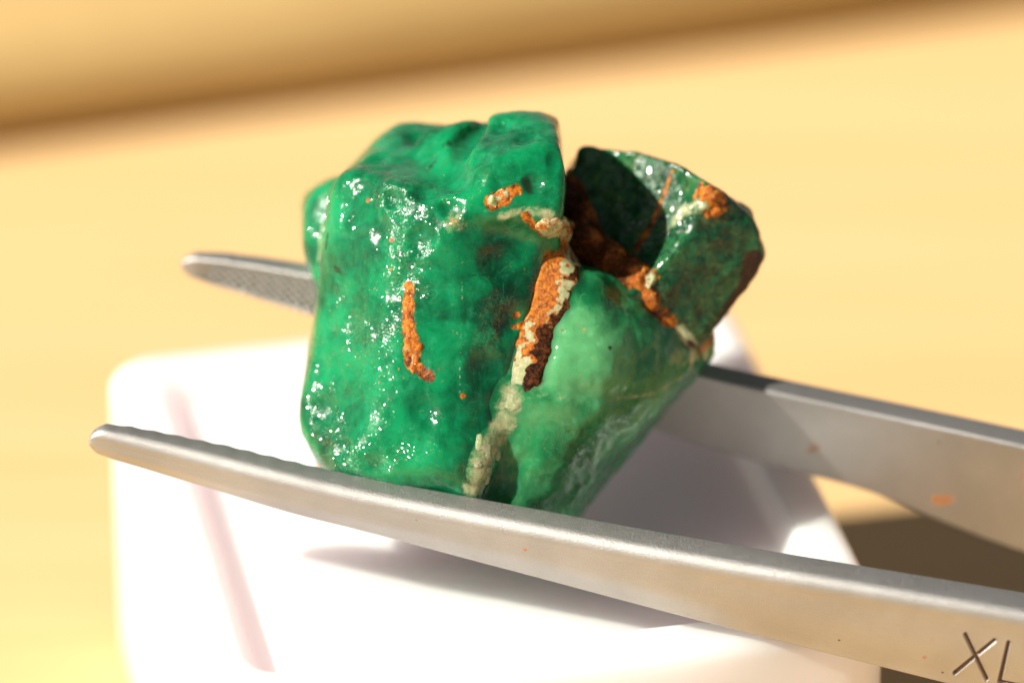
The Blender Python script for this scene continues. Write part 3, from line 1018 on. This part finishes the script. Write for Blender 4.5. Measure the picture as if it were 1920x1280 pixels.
def ridge(name, path, label, sink=0.3, h=0.075, rust_at=None, brown_at=None, seed=0, flat=0.55, amp=(0.05, 0.05), blend=0.2, ragged=1.0, milk_at=None, margin=0.06, tube=None, over=None):
    T_ = tube or make_tube(path, sink, flat, seed)
    ctr, rad, y_px, dist = T_['ctr'], T_['rad'], T_['y_px'], T_['fun']
    def rag(q, b):
        mm = b < 1.0
        if mm.any():
            b[mm] += ragged * (0.16 * noise(q[mm], 0.5, seed + 7) + 0.12 * noise(q[mm], 0.21, seed + 8))
        return b
    def fun(q):
        best = rag(q, dist(q))
        near_ = best < 1.2
        out = best.copy()
        if near_.any():
            b = best[near_]
            if over is None:      # a lump that swells out of the crystal
                out[near_] = np.maximum(smin(union_all(q[near_]), b, blend) - 0.03, b - margin)
            else:                 # a thin crust lying on a swelling of the crystal
                u = over(q[near_])
                py = 640 - q[near_, 1] * PXMM
                mg = np.interp(py, [415, 450, 690, 780], [0.05, margin, margin, -0.02])
                b = b + np.interp(py, [690, 760], [0.0, 0.35]) * noise(q[near_], 0.42, 77)
                out[near_] = np.maximum(np.maximum(u - 0.035, -u - 0.22), b - mg)
        return out
    lo, hi = ctr.min(0) - rad.max() - 0.6, ctr.max(0) + rad.max() + 0.6
    v, f = surface_nets(fun, lo, hi, h)
    n = vert_normals(v, f)
    ii = ((v[:, None] - ctr[None]) ** 2).sum(2).argmin(1)
    side = (v[:, 0] - ctr[ii, 0]) / rad[ii]
    vy = y_px[ii] + 14 * noise(v, 0.5, seed + 21) + 8 * noise(v, 0.2, seed + 22)
    side = side + 0.40 * noise(v, 0.45, seed + 23) + 0.32 * noise(v, 0.18, seed + 24)
    v2 = v + n * (amp[0] * noise(v, 0.55, seed) + amp[1] * noise(v, 0.24, seed + 1))[:, None]
    at = dict(rust=rust_at(vy, side), brown=brown_at(vy, side), crystal_co=v, milk=(milk_at(vy, side) if milk_at else np.zeros(len(v))))
    o = mesh_obj(name, to_world(v2), f, M_VEIN, EM, EM_BASE, at)
    o['label'] = label
    return o

bump1 = lambda x, a, b, s: np.clip(np.minimum((x - a) / s + 0.5, (b - x) / s + 0.5), 0, 1)
ridge('mineral_vein', VEIN_PATH,
      'raised cream and orange mineral vein running down the seam', tube=VEIN, over=stone_pale, ragged=0.55, amp=(0.0, 0.014), margin=0.28, milk_at=lambda y, s: np.clip((y - 690) / 60, 0, 1),
      rust_at=lambda y, s: np.clip(bump1(y, 436, 600, 26) * np.where(s < 0.45, 0.95, 0.45) + bump1(y, 596, 690, 24) * np.where(s < -0.45, 0.9, np.where(s < 0.0, 0.25, 0.8)) + 0.4 * bump1(y, 400, 440, 20), 0, 1),
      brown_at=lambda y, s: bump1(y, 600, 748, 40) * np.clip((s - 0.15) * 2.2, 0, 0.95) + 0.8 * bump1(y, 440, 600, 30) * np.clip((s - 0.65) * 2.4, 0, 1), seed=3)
ridge('rust_streak', [(768, 540, 8), (765, 590, 10), (768, 630, 12), (777, 652, 13), (771, 682, 15)],
      'orange rust streak on the left of the main prism', sink=0.42,
      rust_at=lambda y, s: 0.75 + 0 * s, brown_at=lambda y, s: 0.25 * (y > 660) + 0 * s, seed=9, h=0.06, amp=(0.05, 0.05))
ridge('rust_patch', [(922, 383, 13), (942, 372, 15), (964, 358, 11)], 'oval orange patch near the top of the main prism', sink=0.42,
      rust_at=lambda y, s: 0.35 + 0.5 * np.abs(s), brown_at=lambda y, s: 0.35 * np.clip(s, 0, 1), seed=15, h=0.06, amp=(0.04, 0.03))
ridge('rust_patch', [(1330, 366, 15), (1350, 378, 15), (1342, 396, 13)], 'round orange patch on the dark crystal', sink=0.3,
      rust_at=lambda y, s: 0.75 + 0 * s, brown_at=lambda y, s: 0.1 + 0 * s, seed=19, h=0.07, amp=(0.06, 0.04))
ridge('rust_patch', [(1190, 510, 14), (1215, 517, 15)], 'brown rust lump in the crevice', sink=0.5,
      rust_at=lambda y, s: 0.35 + 0 * s, brown_at=lambda y, s: 0.5 + 0 * s, seed=29, h=0.07, amp=(0.08, 0.05))

# dark iron matrix that fills the crevice between the crystals
def matrix():
    pts = [(P(1072, 330, -2.6), 0.5), (P(1080, 400, -1.2), 0.75), (P(1100, 455, -0.2), 0.85), (P(1140, 485, 0.1), 0.8), (P(1185, 510, 0.3), 0.62), (P(1225, 560, 0.2), 0.5)]
    def fun(q):
        f = None
        for (a, ra), (b, rb) in zip(pts[:-1], pts[1:]):
            ab = b - a
            t = np.clip(((q - a) @ ab) / (ab @ ab), 0, 1)
            d = np.linalg.norm(q - a - t[:, None] * ab, axis=1) - (ra + (rb - ra) * t)
            f = d if f is None else smin(f, d, 0.3)
        m = np.abs(f) < 0.6
        f[m] += 0.22 * noise(q[m], 0.8, 41) + 0.10 * noise(q[m], 0.35, 42)
        return f
    v, f = surface_nets(fun, (1.4, 0.4, -4), (8, 8.4, 1.6), 0.08)
    n = vert_normals(v, f)
    v2 = v + n * (0.05 * noise(v, 0.2, 43))[:, None]
    z = np.zeros(len(v))
    at = dict(rust=0.95 + 0.1 * noise(v, 0.7, 44), brown=0.62 + 0.25 * noise(v, 0.9, 45), milk=z, crystal_co=v)
    o = mesh_obj('iron_matrix', to_world(v2), f, M_VEIN, EM, EM_BASE, at)
    o['label'] = 'dark brown crumbly matrix filling the crevice'
matrix()
